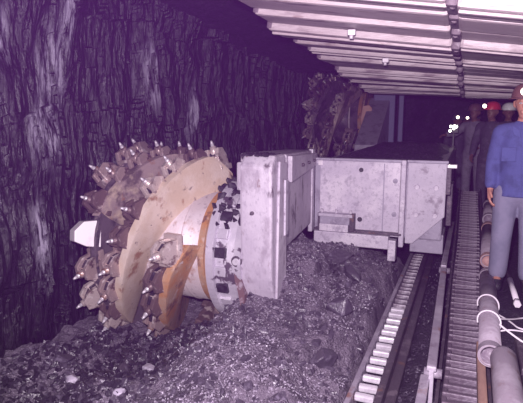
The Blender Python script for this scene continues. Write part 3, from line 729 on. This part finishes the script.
def person(loc, rz, label, H=1.72, skin='skin', top='blue', legs='trouser', helmet='red', lamp='lamp', fine=True, hem=.84, arm_pose=None, headturn=0., lean=0., lamp_side=0., group=None):
    """faces -y before rotation; x>0 is the person's left"""
    k = H/1.72
    t = empty('person', loc, label, 'person', group); t.rotation_euler = (0, 0, rz); t.scale = (k, k, k)
    vx = .0085 if fine else .014
    hy = -.02-lean
    arms = arm_pose or [
        [(-.165, .0, 1.375), (-.222, .02, 1.13), (-.225, -.05, .90)],
        [(.165, .0, 1.375), (.235, .02, 1.13), (.24, -.04, .90)]]
    Lg = [[(-.095, 0, .88), (-.11, -.02, .48), (-.12, .03, .09)], [(.095, 0, .88), (.11, -.02, .48), (.12, .03, .09)]]
    ca, sa = math.cos(headturn), math.sin(headturn)
    def hd(x, y, z): return (x*ca-y*sa, x*sa+y*ca+hy, z)
    B = []
    B.append(([((0, 0, .93), .13), ((0, 0, 1.1), .12), ((0, hy*.5, 1.28), .14), ((0, hy*.7, 1.38), .12)], .72))
    B.append(([((0, hy*.8, 1.36), .062), (hd(0, .01, 1.50), .055)], 1))
    # head: skull, jaw, nose, ears, brow, lips
    B.append(([(hd(0, .015, 1.625), .088)], 1.12)); B.append(([(hd(0, -.02, 1.60), .072), (hd(0, -.035, 1.535), .048)], 1))
    B.append(([(hd(0, -.095, 1.625), .010), (hd(0, -.122, 1.59), .016)], 1))
    B.append(([(hd(-.03, -.078, 1.645), .014), (hd(.03, -.078, 1.645), .014)], 1))
    B.append(([(hd(-.02, -.088, 1.553), .009), (hd(.02, -.088, 1.553), .009)], 1))
    B.append(([(hd(-.018, -.085, 1.541), .009), (hd(.018, -.085, 1.541), .009)], 1))
    for s_ in (-1, 1): B.append(([(hd(s_*.088, .015, 1.635), .014), (hd(s_*.088, .012, 1.60), .012)], 1))
    for sgn, A in zip((-1, 1), arms):
        sh_, el, wr = [Vector(p) for p in A]
        B.append(([((sgn*.08, sh_.y, 1.38), .075), (sh_, .058), (el, .042), (wr, .029)], 1))
        d = (wr-el).normalized(); fwd = Vector((0, -1, 0)); fwd = (fwd-d*fwd.dot(d)).normalized(); side = d.cross(fwd)
        # palm and five fingers, curled gently
        pc = wr+d*.055
        B.append(([(wr+d*.015, .026), (pc+fwd*.018, .021), (pc+d*.035+fwd*.02, .017)], 1)); B.append(([(wr+d*.02, .024), (pc-fwd*.018, .020), (pc+d*.035-fwd*.022, .016)], 1))
        inw = side*(1 if side.x*sgn < 0 else -1)
        for q, (off, ln) in enumerate(((.031, .072), (.011, .082), (-.010, .076), (-.030, .058))):
            b0 = pc+d*.032+fwd*off
            B.append(([(b0, .0105), (b0+d*ln*.45+inw*.008, .0098), (b0+d*ln*.78+inw*.028, .0088), (b0+d*ln*.92+inw*.046, .0075)], 1))
        th = wr+d*.03+fwd*.028
        B.append(([(th, .014), (th+d*.028+fwd*.022+inw*.01, .012), (th+d*.06+fwd*.028+inw*.022, .010)], 1))
    for leg in Lg:
        a, b, c = leg; B.append(([(a, .085), (b, .058), (c, .04)], 1)); B.append(([(c, .04), ((c[0], c[1]-.14, .045), .034)], 1))
    body_ = fuse(B, vx if fine else .012, 'body', skin, 2, t)
    # clothes
    J = [([((0, 0, hem-.02), .19), ((0, 0, hem+.06), .185), ((0, 0, 1.02), .165), ((0, hy*.4, 1.2), .175), ((0, hy*.6, 1.30), .178), ((0, hy*.7, 1.36), .14)], .76)]
    for sgn, A in zip((-1, 1), arms):
        sh_, el, wr = [Vector(p) for p in A]
        J.append(([((sgn*.08, hy*.6, 1.385), .085), (sh_, .080), (el, .060), (wr-(wr-el).normalized()*.035, .052)], 1))
    J.append(([((0, hy*.7, 1.41), .080)], .9))
    jk = fuse(J, .013, 'jacket', top, 5, t)
    bm = bmesh.new(); bm.from_mesh(jk.data)
    r_ = bmesh.ops.bisect_plane(bm, geom=bm.verts[:]+bm.edges[:]+bm.faces[:], plane_co=(0, 0, hem), plane_no=(0, 0, -1), clear_outer=True)
    bmesh.ops.holes_fill(bm, edges=[e for e in bm.edges if e.is_boundary]); bm.to_mesh(jk.data); bm.free()
    T = [([((0, 0, .90), .165), ((0, 0, .98), .15)], .75)]
    for a, b, c in Lg: T.append(([(a, .108), (b, .086), ((c[0], c[1], .14), .078)], 1))
    fuse(T, .014, 'trousers', legs, 5, t)
    for a, b, c in Lg:
        fuse([([((c[0], c[1], .22), .062), ((c[0], c[1], .07), .058)], 1), ([((c[0], c[1], .055), .052), ((c[0], c[1]-.16, .045), .045)], 1)], .013, 'boot', 'boot', 3, t)
    if fine:
        for s_ in (-1, 1):
            mb = MB(); mb.ball(hd(s_*.031, -.083, 1.622), .0115, 'eye', (1.2, .7, .7), 2); mb.ball(hd(s_*.031, -.0915, 1.622), .005, 'dark', (1, .5, 1), 2); mb.build('eye', t)
        for s_ in (-1, 1):
            mb = MB(); mb.box((s_*.10, -.137, 1.20), (.11, .02, .12), 'blue', bev=.004); mb.build('pocket', t)
        mb = MB(); mb.prism([(-.03, 1.40), (-.10, 1.45), (-.075, 1.36), (-.02, 1.33)], 'y', -.135, -.115, 'blue', .004); mb.build('collar', t)
        mb = MB(); mb.prism([(.03, 1.40), (.10, 1.45), (.075, 1.36), (.02, 1.33)], 'y', -.135, -.115, 'blue', .004); mb.build('collar', t)
    # helmet with brim, lamp on its front
    mb = MB(); n = 24
    rings = []
    for h, r in ((0, 1.0), (.03, .99), (.07, .90), (.10, .72), (.12, .42), (.126, .02)):
        rings.append([mb.bm.verts.new(hd(.118*r*math.cos(2*PI*q/n), .01+.135*r*math.sin(2*PI*q/n), 1.665+h)) for q in range(n)])
    for a, b in zip(rings, rings[1:]):
        for q in range(n):
            f = mb.bm.faces.new((a[q], a[(q+1) % n], b[(q+1) % n], b[q])); f.smooth = True; f.material_index = mb.mi(helmet)
    brim = [[mb.bm.verts.new(hd((.118+e)*math.cos(2*PI*q/n), .01+(.135+e*(1.9 if math.sin(2*PI*q/n) < -.3 else 1))*math.sin(2*PI*q/n), 1.665-e*.25+dz)) for q in range(n)] for e, dz in ((-.004, .004), (.022, .004), (.022, -.003), (-.006, -.003))]
    for a, b in zip(brim, brim[1:]):
        for q in range(n): mb.bm.faces.new((a[q], a[(q+1) % n], b[(q+1) % n], b[q])).material_index = mb.mi(helmet)
    hm = mb.build('helmet', t)
    if lamp:
        mb = MB(); lx = lamp_side
        mb.tube(hd(lx, -.115, 1.72), hd(lx, -.158, 1.715), .030, 'lampbody', .036, 16); cl = mb.build('cap_lamp', hm)
        mb = MB(); mb.tube(hd(lx, -.157, 1.715), hd(lx, -.163, 1.715), .034, lamp, .030, 16); mb.build('lamp_lens', cl)
    return t

person((.42, 4.8, .02), R(-4), 'miner in a blue jacket and grey trousers, cap lamp lit, at the right edge', 1.70, 'skin', 'blue', 'trouser', 'brown_helmet', 'lamp', True, .84, headturn=R(-6))
bend = [[(-.19, 0, 1.38), (-.25, -.05, 1.12), (-.20, -.20, .93)], [(.19, 0, 1.38), (.25, -.04, 1.12), (.19, -.22, .95)]]
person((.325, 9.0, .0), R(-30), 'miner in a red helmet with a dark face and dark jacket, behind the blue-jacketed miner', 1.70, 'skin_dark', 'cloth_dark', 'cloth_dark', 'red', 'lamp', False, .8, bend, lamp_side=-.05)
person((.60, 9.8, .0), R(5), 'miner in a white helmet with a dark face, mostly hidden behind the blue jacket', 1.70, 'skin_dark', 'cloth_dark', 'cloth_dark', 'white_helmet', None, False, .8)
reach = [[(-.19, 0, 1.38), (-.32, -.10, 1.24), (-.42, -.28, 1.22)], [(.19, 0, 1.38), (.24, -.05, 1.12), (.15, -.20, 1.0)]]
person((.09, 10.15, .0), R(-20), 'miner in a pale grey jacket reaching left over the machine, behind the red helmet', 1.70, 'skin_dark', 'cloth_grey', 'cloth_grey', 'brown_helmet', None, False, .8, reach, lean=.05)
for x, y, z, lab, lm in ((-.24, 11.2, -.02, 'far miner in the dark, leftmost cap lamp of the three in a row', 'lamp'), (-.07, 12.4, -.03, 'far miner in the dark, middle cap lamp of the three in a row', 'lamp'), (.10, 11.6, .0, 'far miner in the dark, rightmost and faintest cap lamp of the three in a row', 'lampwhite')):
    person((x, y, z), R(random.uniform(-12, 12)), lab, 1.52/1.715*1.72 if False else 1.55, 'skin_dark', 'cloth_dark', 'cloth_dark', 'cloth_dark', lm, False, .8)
# a cluster of white lamps held low in the far roadway
t = empty('lamp_cluster', (-.25, 9.4, 1.33), 'cluster of small white lamps shining in the dark below the three cap lamps', 'lamp')
mb = MB(); mb.box((-.255, 9.46, 1.33), (.16, .06, .16), 'lampbody', bev=.01); mb.box((-.255, 9.48, 1.10), (.03, .03, .40), 'lampbody', bev=.005); mb.box((-.255, 9.48, .98), (.10, .10, .02), 'lampbody'); part(mb, 'lamp_case', t)
for dx, dz in ((-.05, .03), (-.06, -.045), (.012, .035), (.04, .025), (.0, -.005)):
    mb = MB(); mb.tube((-.255+dx, 9.43, 1.335+dz), (-.255+dx, 9.42, 1.335+dz), .022, 'lampwhite', n=12); part(mb, 'lamp_lens', t)

# ------------------------------------------------------------------ lights
def light(kind, name, loc, e, col, size=.05, aim=None, spot=None):
    d = bpy.data.lights.new(name, kind); d.energy = e; d.color = col
    if kind in ('POINT', 'SPOT'): d.shadow_soft_size = size
    if kind == 'AREA': d.size = size
    if spot: d.spot_size = spot; d.spot_blend = .5
    o = bpy.data.objects.new(name, d); C.objects.link(o); o.location = loc
    if aim is not None: o.rotation_euler = (Vector(aim)-Vector(loc)).to_track_quat('-Z', 'Y').to_euler()
    return o
light('SPOT', 'camera_flash', (-.10, -.02, 1.70), 1150, (1, .85, .98), .04, (-1.35, 4.6, 1.05), R(100))
light('AREA', 'fill_light', (.9, -1.2, 2.0), 22, (.75, .5, 1.0), 1.6, (-2, 6, .6))  # unseen fill light added behind the camera
light('POINT', 'shearer_lamp', (-1.96, 10.72, 1.30), 2.5, (1, .5, .3), .04)

w = bpy.data.worlds.new('added_purple_haze'); S.world = w; w.use_nodes = True
nt = w.node_tree; bg = nt.nodes['Background']; bg.inputs['Color'].default_value = (.45, .2, .9, 1); bg.inputs['Strength'].default_value = .05
HAZE = .0027  # haze density; the purple haze is added to lift the blacks
if HAZE:
    vs = nt.nodes.new('ShaderNodeVolumeScatter'); vs.inputs['Color'].default_value = (.55, .13, .95, 1); vs.inputs['Density'].default_value = HAZE; vs.inputs['Anisotropy'].default_value = 0
    nt.links.new(vs.outputs[0], nt.nodes['World Output'].inputs['Volume'])

# ------------------------------------------------------------------ camera
cam = bpy.data.cameras.new('camera'); co = bpy.data.objects.new('camera', cam); C.objects.link(co)
cam.sensor_width = 36; cam.lens = 508/523*36; cam.clip_end = 200
TH = math.atan(209/508*math.cos(math.atan(83/508))); PT = math.atan(83/508)
co.location = (0, 0, 1.5); co.rotation_euler = (PI/2-PT, 0, TH)
S.camera = co
S.view_settings.view_transform = 'Standard'; S.view_settings.look = 'None'; S.view_settings.gamma = 1
S.view_settings.exposure = 0; S.view_settings.use_curve_mapping = False
